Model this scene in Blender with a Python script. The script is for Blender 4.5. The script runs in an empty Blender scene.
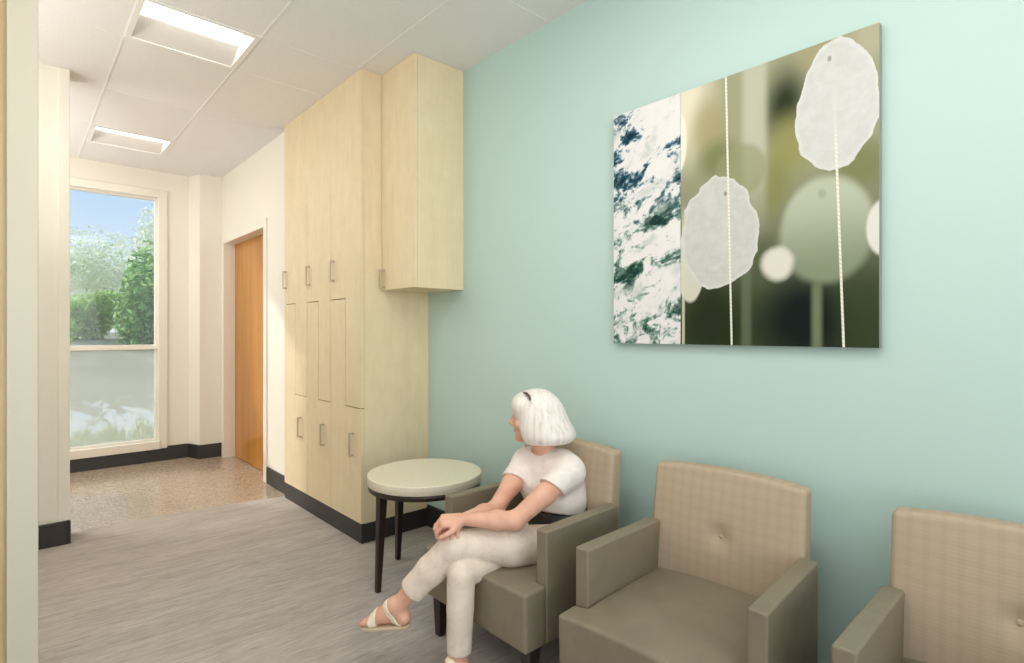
import bpy, bmesh, math, random
import numpy as np
from mathutils import Vector, Matrix

random.seed(7)
rng = np.random.default_rng(5)
SC = bpy.context.scene
COL = SC.collection

# ------------------------------------------------------------------ camera
cam_d = bpy.data.cameras.new('camera')
cam_d.sensor_width = 36.0
cam_d.lens = 547.0 / 1024.0 * 36.0
cam_d.clip_start = 0.02
cam = bpy.data.objects.new('camera', cam_d)
cam.location = (0, 0, 1.36)
cam.rotation_euler = (math.radians(90), 0, math.radians(-42.4))
COL.objects.link(cam)
SC.camera = cam

# ------------------------------------------------------------------ colour management
SC.display_settings.display_device = 'sRGB'
SC.view_settings.view_transform = 'Standard'
SC.view_settings.look = 'None'
SC.view_settings.gamma = 1.0
SC.view_settings.use_curve_mapping = False
SC.view_settings.exposure = -0.22
SC.cycles.use_denoising = True
SC.cycles.max_bounces = 10
SC.cycles.diffuse_bounces = 6
SC.cycles.transparent_max_bounces = 24
SC.cycles.sample_clamp_indirect = 4.0
SC.cycles.caustics_reflective = False
SC.cycles.caustics_refractive = False


def lin(c):
    if max(c) > 1.0:
        c = [x / 255.0 for x in c]
    return tuple((x / 12.92 if x <= 0.04045 else ((x + 0.055) / 1.055) ** 2.4) for x in c[:3]) + (1.0,)


# ------------------------------------------------------------------ shader helper
class V:
    """a socket with arithmetic"""
    def __init__(s, nt, sock):
        s.nt, s.s = nt, sock

    def _m(s, op, *args, clamp=False):
        n = s.nt.nodes.new('ShaderNodeMath')
        n.operation = op
        n.use_clamp = clamp
        for i, a in enumerate((s,) + args):
            if isinstance(a, V):
                s.nt.links.new(a.s, n.inputs[i])
            else:
                n.inputs[i].default_value = a
        return V(s.nt, n.outputs[0])

    def __add__(s, o): return s._m('ADD', o)
    __radd__ = __add__
    def __sub__(s, o): return s._m('SUBTRACT', o)
    def __rsub__(s, o): return (s * -1.0) + o
    def __mul__(s, o): return s._m('MULTIPLY', o)
    __rmul__ = __mul__
    def __truediv__(s, o): return s._m('DIVIDE', o)
    def sqrt(s): return s._m('SQRT')
    def sin(s): return s._m('SINE')
    def abs(s): return s._m('ABSOLUTE')
    def sat(s): return s._m('ADD', 0.0, clamp=True)
    def pow(s, e): return s._m('POWER', e)
    def max(s, o): return s._m('MAXIMUM', o)
    def min(s, o): return s._m('MINIMUM', o)

    def step(s, a, b):
        """smoothstep from a to b (a may exceed b)"""
        n = s.nt.nodes.new('ShaderNodeMapRange')
        n.interpolation_type = 'SMOOTHSTEP'
        s.nt.links.new(s.s, n.inputs[0])
        n.inputs[1].default_value = min(a, b)
        n.inputs[2].default_value = max(a, b)
        n.inputs[3].default_value = 0.0 if a < b else 1.0
        n.inputs[4].default_value = 1.0 if a < b else 0.0
        return V(s.nt, n.outputs[0])


class Mat:
    def __init__(s, name, rough=0.5, color=None, spec=0.5):
        s.m = bpy.data.materials.new(name)
        s.m.use_nodes = True
        s.nt = s.m.node_tree
        s.b = s.nt.nodes['Principled BSDF']
        s.b.inputs['Roughness'].default_value = rough
        s.b.inputs['Specular IOR Level'].default_value = spec
        if color is not None:
            s.b.inputs['Base Color'].default_value = lin(color)
            s.m.diffuse_color = lin(color)

    def new(s, t):
        return s.nt.nodes.new(t)

    def coords(s, kind='Object'):
        if not hasattr(s, 'tc'):
            s.tc = s.new('ShaderNodeTexCoord')
        return s.tc.outputs[kind]

    def xyz(s, sock=None):
        n = s.new('ShaderNodeSeparateXYZ')
        s.nt.links.new(sock or s.coords(), n.inputs[0])
        return [V(s.nt, o) for o in n.outputs]

    def vec(s, x, y, z):
        n = s.new('ShaderNodeCombineXYZ')
        for i, a in enumerate((x, y, z)):
            if isinstance(a, V):
                s.nt.links.new(a.s, n.inputs[i])
            else:
                n.inputs[i].default_value = a
        return n.outputs[0]

    def scaled(s, sc, sock=None, rot=(0, 0, 0)):
        n = s.new('ShaderNodeMapping')
        n.inputs['Scale'].default_value = sc
        n.inputs['Rotation'].default_value = rot
        s.nt.links.new(sock or s.coords(), n.inputs[0])
        return n.outputs[0]

    def noise(s, vec, scale=5, detail=3, rough=0.5, dist=0.0, out=0):
        n = s.new('ShaderNodeTexNoise')
        n.inputs['Scale'].default_value = scale
        n.inputs['Detail'].default_value = detail
        n.inputs['Roughness'].default_value = rough
        n.inputs['Distortion'].default_value = dist
        s.nt.links.new(vec, n.inputs['Vector'])
        return V(s.nt, n.outputs[out])

    def voronoi(s, vec, scale=5, out='Color'):
        n = s.new('ShaderNodeTexVoronoi')
        n.inputs['Scale'].default_value = scale
        s.nt.links.new(vec, n.inputs['Vector'])
        return n.outputs[out]

    def ramp(s, fac, stops):
        n = s.new('ShaderNodeValToRGB')
        el = n.color_ramp.elements
        while len(el) < len(stops):
            el.new(0.5)
        for e, (p, c) in zip(el, stops):
            e.position = p
            e.color = lin(c)
        s.nt.links.new(fac.s, n.inputs[0])
        return n.outputs[0]

    def mix(s, fac, a, b):
        n = s.new('ShaderNodeMix')
        n.data_type = 'RGBA'
        for idx, v in ((0, fac), (6, a), (7, b)):
            if isinstance(v, V):
                s.nt.links.new(v.s, n.inputs[idx])
            elif isinstance(v, bpy.types.NodeSocket):
                s.nt.links.new(v, n.inputs[idx])
            elif isinstance(v, (int, float)):
                n.inputs[idx].default_value = v
            else:
                n.inputs[idx].default_value = lin(v)
        return n.outputs[2]

    def color(s, sock):
        s.nt.links.new(sock, s.b.inputs['Base Color'])
        return s

    def bump(s, h, strength=0.2, dist=0.01):
        n = s.new('ShaderNodeBump')
        n.inputs['Strength'].default_value = strength
        n.inputs['Distance'].default_value = dist
        s.nt.links.new(h.s, n.inputs['Height'])
        s.nt.links.new(n.outputs[0], s.b.inputs['Normal'])
        return s


# ------------------------------------------------------------------ world: blue sky with thin cloud streaks
w = bpy.data.worlds.new('sky')
SC.world = w
w.use_nodes = True
wn = w.node_tree


class WMat(Mat):
    def __init__(s, nt):
        s.nt = nt


wm = WMat(wn)
bg = wn.nodes['Background']
dx, dy, dz = wm.xyz(wm.coords('Generated'))
grad = dz.step(0.0, 0.24)
base = wm.mix(grad, (224, 234, 242), (174, 207, 238))
cl = wm.noise(wm.scaled((1.2, 1.2, 9.0), wm.coords('Generated')), 3.0, 5, 0.6, 0.3)
skyc = wm.mix(cl.step(0.55, 0.8), base, (245, 248, 250))
wn.links.new(skyc, bg.inputs[0])
bg.inputs[1].default_value = 1.3

# ------------------------------------------------------------------ sun, ceiling area lights
sun_d = bpy.data.lights.new('sun', 'SUN')
sun_d.energy = 3.0
sun_d.angle = math.radians(3.0)
sun_d.color = (1.0, 0.95, 0.88)
sun = bpy.data.objects.new('sun', sun_d)
sun.rotation_euler = Vector((1.0, -1.4, -0.84)).to_track_quat('-Z', 'Y').to_euler()
sun.location = (-6, 14, 5)
COL.objects.link(sun)


def area(name, loc, size, energy, color=(1, 0.985, 0.955), target=None, spread=180):
    d = bpy.data.lights.new(name, 'AREA')
    d.shape = 'RECTANGLE'
    d.size, d.size_y = size
    d.energy = energy
    d.color = color
    d.spread = math.radians(spread)
    o = bpy.data.objects.new(name, d)
    o.location = loc
    if target is not None:
        o.rotation_euler = (Vector(target) - Vector(loc)).to_track_quat('-Z', 'Y').to_euler()
    COL.objects.link(o)
    return o


area('ceiling_lamp_waiting', (0.75, 1.1, 3.02), (1.0, 1.2), 26)
area('ceiling_lamp_entry', (0.6, -1.3, 3.02), (1.6, 1.2), 12)
area('fill_lamp_alcove', (-1.0, 3.6, 3.02), (0.8, 0.8), 16)  # added unseen fill light, brightens the alcove side
area('fill_lamp_corridor', (-0.8, 5.7, 3.02), (0.8, 0.8), 46)  # added fill light out of view, lifts the corridor walls
# added fill lights behind the viewer, set in invented wall openings and tilted up
FILL_COOL = (0.965, 0.985, 1.0)
area('fill_front', (-0.2, -3.1, 1.5), (3.6, 2.2), 82, FILL_COOL, (0.3, 2.2, 4.6), 140)
area('fill_left', (-2.5, -0.6, 1.5), (3.2, 2.2), 16, FILL_COOL, (0.4, 0.6, 4.4), 140)
# added unseen area lights facing up, there only to brighten the ceiling
area('fill_uplight_waiting', (0.4, -0.9, 2.3), (1.6, 0.6), 19, (1, 0.985, 0.96), (0.9, 0.2, 3.0))
area('fill_uplight_alcove', (-0.9, 3.5, 2.2), (1.2, 0.5), 26, (1, 0.985, 0.96), (-0.5, 3.5, 3.0))
area('fill_uplight_corridor', (-0.9, 5.7, 2.2), (1.2, 0.5), 30, (1, 0.985, 0.96), (-0.5, 5.7, 3.0))

# ------------------------------------------------------------------ materials
M = {}


def simple(key, color, rough=0.5, spec=0.5):
    M[key] = Mat(key, rough, color, spec).m
    return M[key]


def grainy(key, color, rough, scale, strength, dist=0.002, spec=0.5, var=0.0):
    m = Mat(key, rough, color, spec)
    n = m.noise(m.coords(), scale, 4)
    m.bump(n, strength, dist)
    if var:
        c2 = tuple(max(0, x * (1 - var)) for x in color)
        m.color(m.mix(m.noise(m.coords(), 6, 4).step(0.3, 0.7), color, c2))
    M[key] = m.m
    return m.m


grainy('teal_paint', (184, 208, 200), 0.55, 260, 0.05, 0.001, 0.35)
grainy('cream_paint', (230, 226, 215), 0.6, 260, 0.05, 0.001, 0.3)
grainy('frame_paint', (206, 198, 178), 0.5, 120, 0.02, 0.001)
grainy('white_trim', (229, 224, 213), 0.4, 120, 0.02, 0.001)
grainy('black_rubber', (50, 47, 46), 0.42, 90, 0.03, 0.001)
simple('gap_shade', (40, 34, 28), 0.8)
simple('lamp_frame', (232, 230, 226), 0.5)
simple('reflector', (214, 210, 204), 0.45)
m = Mat('brushed_metal', 0.4, (188, 178, 162)); m.b.inputs['Metallic'].default_value = 0.6; M['metal'] = m.m
m = Mat('aluminium_edge', 0.4, (150, 150, 146)); m.b.inputs['Metallic'].default_value = 0.5; M['alu'] = m.m

m = Mat('lamp_lens', 0.4, (255, 255, 255))
m.b.inputs['Emission Color'].default_value = (1.0, 0.99, 0.975, 1)
m.b.inputs['Emission Strength'].default_value = 6.0
M['lens'] = m.m

# ceiling tile
m = Mat('ceiling_tile', 0.85, (210, 205, 197), 0.2)
n = m.noise(m.coords(), 180, 3, 0.7)
m.color(m.mix(n.step(0.25, 0.6), (220, 218, 216), (230, 228, 226)))
m.bump(n, 0.15, 0.002)
M['tile'] = m.m

# maple
m = Mat('maple_veneer', 0.45, (222, 198, 152), 0.3)
g1 = m.noise(m.scaled((26, 26, 1.3)), 1.6, 5, 0.6, 0.6)
g2 = m.noise(m.scaled((7, 7, 2.2)), 2.2, 3, 0.5, 0.4)
g3 = m.noise(m.coords(), 9.0, 4, 0.6, 0.8)
c = m.ramp(g1 * 0.35 + g2 * 0.3 + g3 * 0.35, [(0.3, (216, 197, 161)), (0.5, (223, 206, 171)), (0.72, (229, 214, 181))])
m.color(c)
M['maple'] = m.m

# oak door
m = Mat('oak_veneer', 0.28, (178, 116, 52), 0.5)
g1 = m.noise(m.scaled((30, 30, 0.9)), 2.0, 6, 0.65, 0.8)
g2 = m.noise(m.scaled((3.2, 3.2, 0.25)), 2.0, 2, 0.5)
c = m.ramp(g1 * 0.55 + g2 * 0.45, [(0.3, (150, 92, 28)), (0.5, (182, 121, 42)), (0.72, (205, 147, 64))])
m.color(c)
M['oak'] = m.m

# light wood panel of the near doorway
m = Mat('tan_veneer', 0.4, (200, 172, 128), 0.4)
g1 = m.noise(m.scaled((30, 30, 0.9)), 2.0, 5, 0.6, 0.5)
m.color(m.ramp(g1, [(0.3, (196, 168, 122)), (0.7, (216, 192, 150))]))
M['tan'] = m.m

# carpet with streaks along x
m = Mat('streaked_carpet', 0.8, (160, 150, 140), 0.25)
tilt = m.scaled((1, 1, 1), rot=(0, 0, math.radians(2)))
s1 = m.noise(m.scaled((2.6, 22, 1), tilt), 1.6, 6, 0.68, 1.2)
s2 = m.noise(m.scaled((9, 60, 1), tilt), 1.5, 4, 0.6, 0.8)
s3 = m.noise(m.scaled((1.0, 5, 1), tilt), 1.3, 3, 0.5, 0.5)
f = s1 * 0.5 + s2 * 0.28 + s3 * 0.22
m.color(m.ramp(f, [(0.30, (142, 134, 128)), (0.46, (168, 160, 153)), (0.56, (182, 174, 167)), (0.72, (200, 193, 187))]))
m.bump(m.noise(m.coords(), 320, 3), 0.25, 0.003)
M['carpet'] = m.m

# terrazzo
m = Mat('terrazzo', 0.13, (190, 164, 132), 0.5)
v1 = V(m.nt, m.voronoi(m.coords(), 75, 'Distance'))
sep = m.new('ShaderNodeSeparateColor'); m.nt.links.new(m.voronoi(m.coords(), 75), sep.inputs[0])
chip = V(m.nt, sep.outputs[0])
col = m.ramp(chip, [(0.0, (140, 116, 92)), (0.3, (180, 160, 136)), (0.6, (196, 178, 156)), (0.85, (218, 206, 190)), (1.0, (120, 98, 80))])
big = m.noise(m.coords(), 1.2, 2)
m.color(m.mix(0.45, m.mix(0.12, col, (90, 78, 66)), (168, 152, 132)))
M['terrazzo'] = m.m

# armchair vinyl
m = Mat('taupe_vinyl', 0.5, (139, 128, 107), 0.4)
n = m.noise(m.coords(), 420, 3)
m.bump(n, 0.12, 0.001)
m.color(m.mix(m.noise(m.coords(), 9, 3).step(0.3, 0.7), (132, 122, 102), (124, 114, 95)))
M['vinyl'] = m.m

# checked woven fabric of the backrests
m = Mat('checked_fabric', 0.85, (176, 158, 132), 0.2)
x, y, z = m.xyz()
sy = (y * (2 * math.pi / 0.040)).sin().step(-0.2, 0.9)
sz = (z * (2 * math.pi / 0.040)).sin().step(-0.2, 0.9)
f1 = (y * (2 * math.pi / 0.0105)).sin()
f2 = (z * (2 * math.pi / 0.0105)).sin()
f = (sy * 0.5 + sz * 0.35 + f1 * 0.06 + f2 * 0.06).sat()
m.color(m.mix(f, (178, 160, 136), (172, 154, 130)))
m.bump(f1 + f2, 0.1, 0.0006)
M['fabric'] = m.m

# dark wood
m = Mat('espresso_wood', 0.35, (40, 28, 24), 0.5)
g1 = m.noise(m.scaled((40, 40, 3)), 2.0, 4, 0.6, 0.4)
m.color(m.ramp(g1, [(0.3, (30, 20, 17)), (0.7, (50, 35, 29))]))
M['espresso'] = m.m

m = Mat('cream_laminate', 0.35, (226, 217, 194), 0.5)
m.color(m.mix(m.noise(m.coords(), 140, 3, 0.7).step(0.35, 0.7), (222, 212, 188), (230, 222, 201)))
M['laminate'] = m.m


def pane_mat(name, haze, tint=(240, 244, 240), reflect=0.04):
    mm = bpy.data.materials.new(name)
    mm.use_nodes = True
    nt = mm.node_tree
    for n_ in list(nt.nodes):
        nt.nodes.remove(n_)
    out = nt.nodes.new('ShaderNodeOutputMaterial')
    tr = nt.nodes.new('ShaderNodeBsdfTransparent')
    tl = nt.nodes.new('ShaderNodeBsdfTranslucent'); tl.inputs[0].default_value = lin(tint)
    df = nt.nodes.new('ShaderNodeBsdfDiffuse'); df.inputs[0].default_value = lin(tint)
    gl = nt.nodes.new('ShaderNodeBsdfGlossy'); gl.inputs['Roughness'].default_value = 0.03
    a = nt.nodes.new('ShaderNodeMixShader'); a.inputs[0].default_value = 0.5
    nt.links.new(tl.outputs[0], a.inputs[1]); nt.links.new(df.outputs[0], a.inputs[2])
    b_ = nt.nodes.new('ShaderNodeMixShader'); b_.inputs[0].default_value = haze
    nt.links.new(tr.outputs[0], b_.inputs[1]); nt.links.new(a.outputs[0], b_.inputs[2])
    c_ = nt.nodes.new('ShaderNodeMixShader'); c_.inputs[0].default_value = reflect
    nt.links.new(b_.outputs[0], c_.inputs[1]); nt.links.new(gl.outputs[0], c_.inputs[2])
    nt.links.new(c_.outputs[0], out.inputs[0])
    return mm


M['glass'] = pane_mat('clear_glass', 0.05, reflect=0.012)
M['frost'] = pane_mat('lightly_frosted_glass', 0.34, (220, 220, 206), 0.008)

# outdoors
m = Mat('gravel_ground', 0.95, (150, 152, 136), 0.1)
n1 = m.noise(m.coords(), 2.2, 6, 0.7, 0.4)
n2 = m.noise(m.coords(), 9.0, 4, 0.7)
gx, gy, gz = m.xyz()
edge = (m.noise(m.scaled((1.0, 0.36, 1.0)), 3.6, 8, 0.8, 0.6) - 0.5) * 8.5 + gy
white = edge.step(10.6, 10.3)
gcol = m.ramp(n1 * 0.5 + n2 * 0.5, [(0.3, (140, 138, 116)), (0.5, (168, 164, 140)), (0.7, (192, 188, 166))])
m.color(m.mix(white, gcol, (232, 234, 232)))
M['ground'] = m.m


def leaf_mat(key, c1, c2, c3):
    mm = Mat(key, 0.6, c2, 0.25)
    oi = mm.new('ShaderNodeAttribute'); oi.attribute_name = 'leaf_tone'
    mm.color(mm.ramp(V(mm.nt, oi.outputs['Fac']), [(0.0, c1), (0.5, c2), (1.0, c3)]))
    tl = mm.new('ShaderNodeBsdfTranslucent')
    mx = mm.new('ShaderNodeMixShader'); mx.inputs[0].default_value = 0.75
    mm.nt.links.new(mm.b.inputs['Base Color'].links[0].from_socket, tl.inputs[0])
    outn = mm.nt.nodes['Material Output']
    mm.nt.links.new(mm.b.outputs[0], mx.inputs[1]); mm.nt.links.new(tl.outputs[0], mx.inputs[2])
    mm.nt.links.new(mx.outputs[0], outn.inputs[0])
    M[key] = mm.m


leaf_mat('leaf_green', (134, 178, 88), (180, 216, 118), (224, 240, 160))
leaf_mat('leaf_dark', (112, 162, 96), (156, 200, 124), (206, 230, 160))
leaf_mat('leaf_hazed', (228, 234, 208), (238, 242, 220), (248, 249, 234))  # distance haze is mixed into this leaf colour
leaf_mat('leaf_tuft', (150, 164, 118), (182, 194, 148), (212, 218, 180))
simple('bark', (96, 82, 66), 0.9)

# person
m = Mat('skin', 0.5, (222, 172, 148), 0.35)
n = m.noise(m.coords(), 14, 4)
m.color(m.mix(n.step(0.3, 0.72), (226, 178, 154), (212, 158, 134)))
m.b.inputs['Subsurface Weight'].default_value = 0.12
m.b.inputs['Subsurface Radius'].default_value = (0.012, 0.005, 0.003)
M['skin'] = m.m
simple('lips', (186, 104, 92), 0.4)
simple('brow', (170, 140, 116), 0.8)
simple('nail', (196, 110, 108), 0.3)

m = Mat('white_hair', 0.45, (236, 230, 222), 0.4)
hx, hy, hz = m.xyz()
st_ = m.noise(m.scaled((34, 34, 2.0)), 1.6, 3, 0.5, 0.4)
m.color(m.ramp(st_, [(0.28, (208, 196, 183)), (0.45, (226, 218, 209)), (0.7, (237, 231, 225))]))
m.bump(st_, 0.3, 0.006)
M['hair'] = m.m

m = Mat('white_knit', 0.85, (232, 222, 214), 0.2)
n = m.noise(m.coords(), 22, 4, 0.6)
m.color(m.mix(n.step(0.3, 0.7), (236, 227, 219), (226, 214, 206)))
m.bump(m.noise(m.scaled((1, 1, 0.6)), 30, 3, 0.5, 0.5), 0.25, 0.008)
M['knit'] = m.m

m = Mat('cream_denim', 0.8, (222, 208, 190), 0.2)
n = m.noise(m.coords(), 16, 4, 0.6, 0.6)
m.color(m.mix(n.step(0.3, 0.72), (228, 214, 198), (216, 199, 182)))
m.bump(n, 0.5, 0.012)
M['denim'] = m.m
simple('black_leather', (26, 24, 25), 0.45)
simple('sandal_leather', (232, 222, 196), 0.5)
simple('sandal_sole', (196, 176, 148), 0.7)
simple('eye_white', (228, 222, 214), 0.2)
simple('iris', (70, 84, 92), 0.2)
simple('clip_brown', (70, 50, 40), 0.35)


# ------------------------------------------------------------------ artwork shaders (s: left to right, t: bottom to top, in metres)
def art_coords(m):
    x, y, z = m.xyz()
    return (y * -1.0), z


def ocean_material():
    m = Mat('ocean_print', 0.6, (200, 205, 200), 0.12)
    s, t = art_coords(m)
    u_ = s * 0.88 + t * 0.47          # foam streams run up to the right
    v_ = t * 0.88 - s * 0.47
    n1 = m.noise(m.vec(u_ * 7.5, v_ * 12.0, 0.0), 1.0, 8, 0.64, 0.9)
    n2 = m.noise(m.vec(u_ * 3.6, v_ * 6.5, 3.7), 1.0, 2, 0.5, 0.3)
    n3 = m.noise(m.vec(u_ * 26.0, v_ * 36.0, 1.3), 1.0, 4, 0.65, 0.8)
    dark = ((s * -0.9 + t).step(0.45, 0.95) * (s * 0.5 + t).step(1.20, 0.9)) * 0.10       # open water lies up to the left
    low = t.step(0.22, 0.0) * s.step(0.36, 0.1) * 0.08
    f = (n1 - 0.5) * 1.05 + (n2 - 0.5) * 0.75 + (n3 - 0.5) * 0.45 + 0.496 + dark + low
    c_low = m.ramp(f, [(0.0, (228, 225, 222)), (0.50, (224, 221, 218)), (0.535, (196, 204, 199)), (0.575, (138, 160, 150)), (0.63, (70, 106, 92)), (0.70, (26, 60, 52)), (1.0, (12, 36, 32))])
    c_top = m.ramp(f, [(0.0, (228, 225, 222)), (0.50, (224, 221, 218)), (0.53, (182, 196, 202)), (0.56, (100, 128, 142)), (0.61, (34, 76, 92)), (0.70, (10, 42, 58)), (1.0, (6, 24, 38))])
    cc = m.mix(t.step(0.45, 0.8), c_low, c_top)
    veil = m.noise(m.vec(u_ * 5.0, v_ * 9.0, 8.0), 1.0, 4, 0.6, 0.5).step(0.50, 0.66)
    m.color(m.mix(veil * 0.55, cc, (172, 184, 178)))
    return m.m


def shell_material():
    m = Mat('shell_print', 0.6, (120, 124, 92), 0.12)
    s, t = art_coords(m)
    vec = m.vec(s, t, 0.0)

    def blob(c, r, pw=2.0):
        return ((((s - c[0]) / r[0]).abs().pow(2.0)) + (((t - c[1]) / r[1]).abs().pow(2.0))).sqrt()

    # soft background
    col = m.mix(t.step(0.05, 0.85), (50, 62, 38), (152, 152, 122))
    def add(col, c, r, rgb, a=1.0, inner=0.2):
        d = blob(c, r)
        return m.mix(d.step(1.0, inner) * a, col, rgb)
    col = add(col, (0.36, 1.02), (0.22, 0.36), (226, 218, 194), 0.9)
    col = add(col, (0.48, 0.90), (0.12, 0.20), (158, 148, 104), 0.8)
    col = add(col, (0.52, 0.76), (0.12, 0.12), (112, 118, 74), 0.8)
    col = add(col, (0.787, 0.90), (0.13, 0.22), (40, 50, 28), 1.0, 0.1)
    col = add(col, (0.80, 0.74), (0.12, 0.18), (140, 138, 84), 0.9)
    col = add(col, (0.74, 0.60), (0.10, 0.16), (128, 126, 74), 0.8)
    col = add(col, (1.03, 0.62), (0.14, 0.14), (116, 122, 80), 0.9)
    col = add(col, (1.06, 1.05), (0.12, 0.12), (172, 166, 140), 0.8)
    col = add(col, (0.92, 1.06), (0.14, 0.10), (156, 148, 112), 0.8)
    col = add(col, (0.50, 0.10), (0.20, 0.28), (34, 42, 24), 0.95)
    col = add(col, (0.85, 0.10), (0.24, 0.24), (14, 24, 22), 1.0)
    col = add(col, (1.04, 0.13), (0.12, 0.22), (52, 62, 36), 0.7)
    col = add(col, (0.70, 0.33), (0.08, 0.14), (74, 86, 56), 0.7)
    # pale upright blur
    band = (s - 0.672).abs().step(0.065, 0.025) * t.step(0.35, 0.8)
    col = m.mix(band * 0.72, col, (190, 190, 172))
    band2 = (s - 0.640).abs().step(0.03, 0.008) * t.step(0.45, 0.2)
    col = m.mix(band2 * 0.55, col, (108, 118, 92))
    # blurred discs behind
    col = m.mix(blob((0.615, 0.69), (0.108, 0.112)).step(1.1, 0.8) * 0.7, col, (140, 144, 104))
    col = m.mix((s - 0.895).abs().step(0.028, 0.004) * t.step(0.26, 0.2) * 0.7, col, (128, 136, 104))
    dC = blob((0.921, 0.414), (0.157, 0.192)) + (m.noise(vec, 6.0, 2) - 0.5) * 0.1
    cC = m.mix(t.step(0.25, 0.58), (128, 138, 112), (176, 182, 160))
    col = m.mix(dC.step(1.09, 0.86), col, cC)
    col = m.mix(blob((0.912, 0.545), (0.016, 0.022)).step(1.2, 0.3) * 0.4, col, (120, 128, 100))
    dD = blob((0.757, 0.31), (0.062, 0.066)) + (m.noise(vec, 16.0, 3) - 0.5) * 0.25
    col = m.mix(dD.step(1.2, 0.66), col, (212, 208, 194))
    dE = blob((1.10, 0.40), (0.052, 0.094))
    col = m.mix(dE.step(1.10, 0.88), col, (212, 210, 200))
    dH = blob((0.345, 0.87), (0.040, 0.13))
    col = m.mix(dH.step(1.05, 0.92) * 0.8, col, (236, 230, 212))
    dG = blob((0.40, 0.34), (0.066, 0.16)) + (m.noise(vec, 9.0, 3) - 0.5) * 0.12
    col = m.mix(dG.step(1.06, 0.94) * 0.85, col, (214, 212, 196))
    # thin light cord at the far left
    col = m.mix((s - 0.368).abs().step(0.010, 0.003) * t.step(0.62, 0.5) * 0.75, col, (206, 204, 176))
    # sharp translucent shells
    def shell(col, c, r, seed, lo, hi, taper):
        n_ = m.noise(m.vec(s, t, seed), 6.0, 2, 0.5)
        n_f = m.noise(m.vec(s, t, seed + 4.0), 46.0, 3, 0.6)
        wd = (t - c[1]) * taper + 1.0
        d_ = ((((s - c[0]) / (wd * r[0])).abs().pow(2.0)) + (((t - c[1]) / r[1]).abs().pow(2.0))).sqrt()
        d_ = d_ + (n_ - 0.5) * 0.5 + (n_f - 0.5) * 0.05
        tex = m.noise(m.vec(s, t, seed + 9.0), 26.0, 5, 0.65, 0.4)
        body = m.mix(tex.step(0.1, 0.9), lo, hi)
        rim = d_.step(0.90, 0.985)
        body = m.mix(rim * 0.35, body, (222, 220, 215))
        return m.mix(d_.step(1.008, 0.99), col, body)
    col = shell(col, (0.958, 0.852), (0.138, 0.225), 0.4, (192, 192, 187), (208, 207, 203), -0.55)
    col = shell(col, (0.524, 0.455), (0.160, 0.232), 2.3, (180, 183, 175), (202, 203, 196), 0.0)
    col = m.mix(blob((0.936, 1.016), (0.008, 0.012)).step(1.1, 0.6) * 0.8, col, (140, 138, 128))
    col = m.mix(blob((0.555, 0.611), (0.008, 0.011)).step(1.1, 0.6) * 0.8, col, (120, 120, 108))
    # cords in focus
    tw = ((t * 420.0) + (s * 300.0)).sin() * 0.5 + 0.5
    cordc = m.mix(tw, (212, 208, 188), (232, 228, 212))
    p1 = s - (t * -0.0225 + 0.5815)
    col = m.mix(p1.abs().step(0.0050, 0.0030), col, cordc)
    p2 = s - (t * -0.034 + 0.981)
    col = m.mix(p2.abs().step(0.0050, 0.0030) * t.step(0.9, 0.7), col, cordc)
    col = m.mix(p2.abs().step(0.005, 0.003) * t.step(0.7, 0.75) * 0.5, col, (206, 202, 190))
    m.color(col)
    return m.m


M['ocean'] = ocean_material()
M['shells'] = shell_material()


# ------------------------------------------------------------------ mesh helpers
def link(name, me, mat=None, parent=None, smooth=False):
    o = bpy.data.objects.new(name, me)
    COL.objects.link(o)
    if mat is not None:
        for mm in (mat if isinstance(mat, (list, tuple)) else [mat]):
            me.materials.append(M[mm] if isinstance(mm, str) else mm)
    if smooth:
        me.polygons.foreach_set('use_smooth', [True] * len(me.polygons))
    if parent is not None:
        o.parent = parent
    return o


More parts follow.
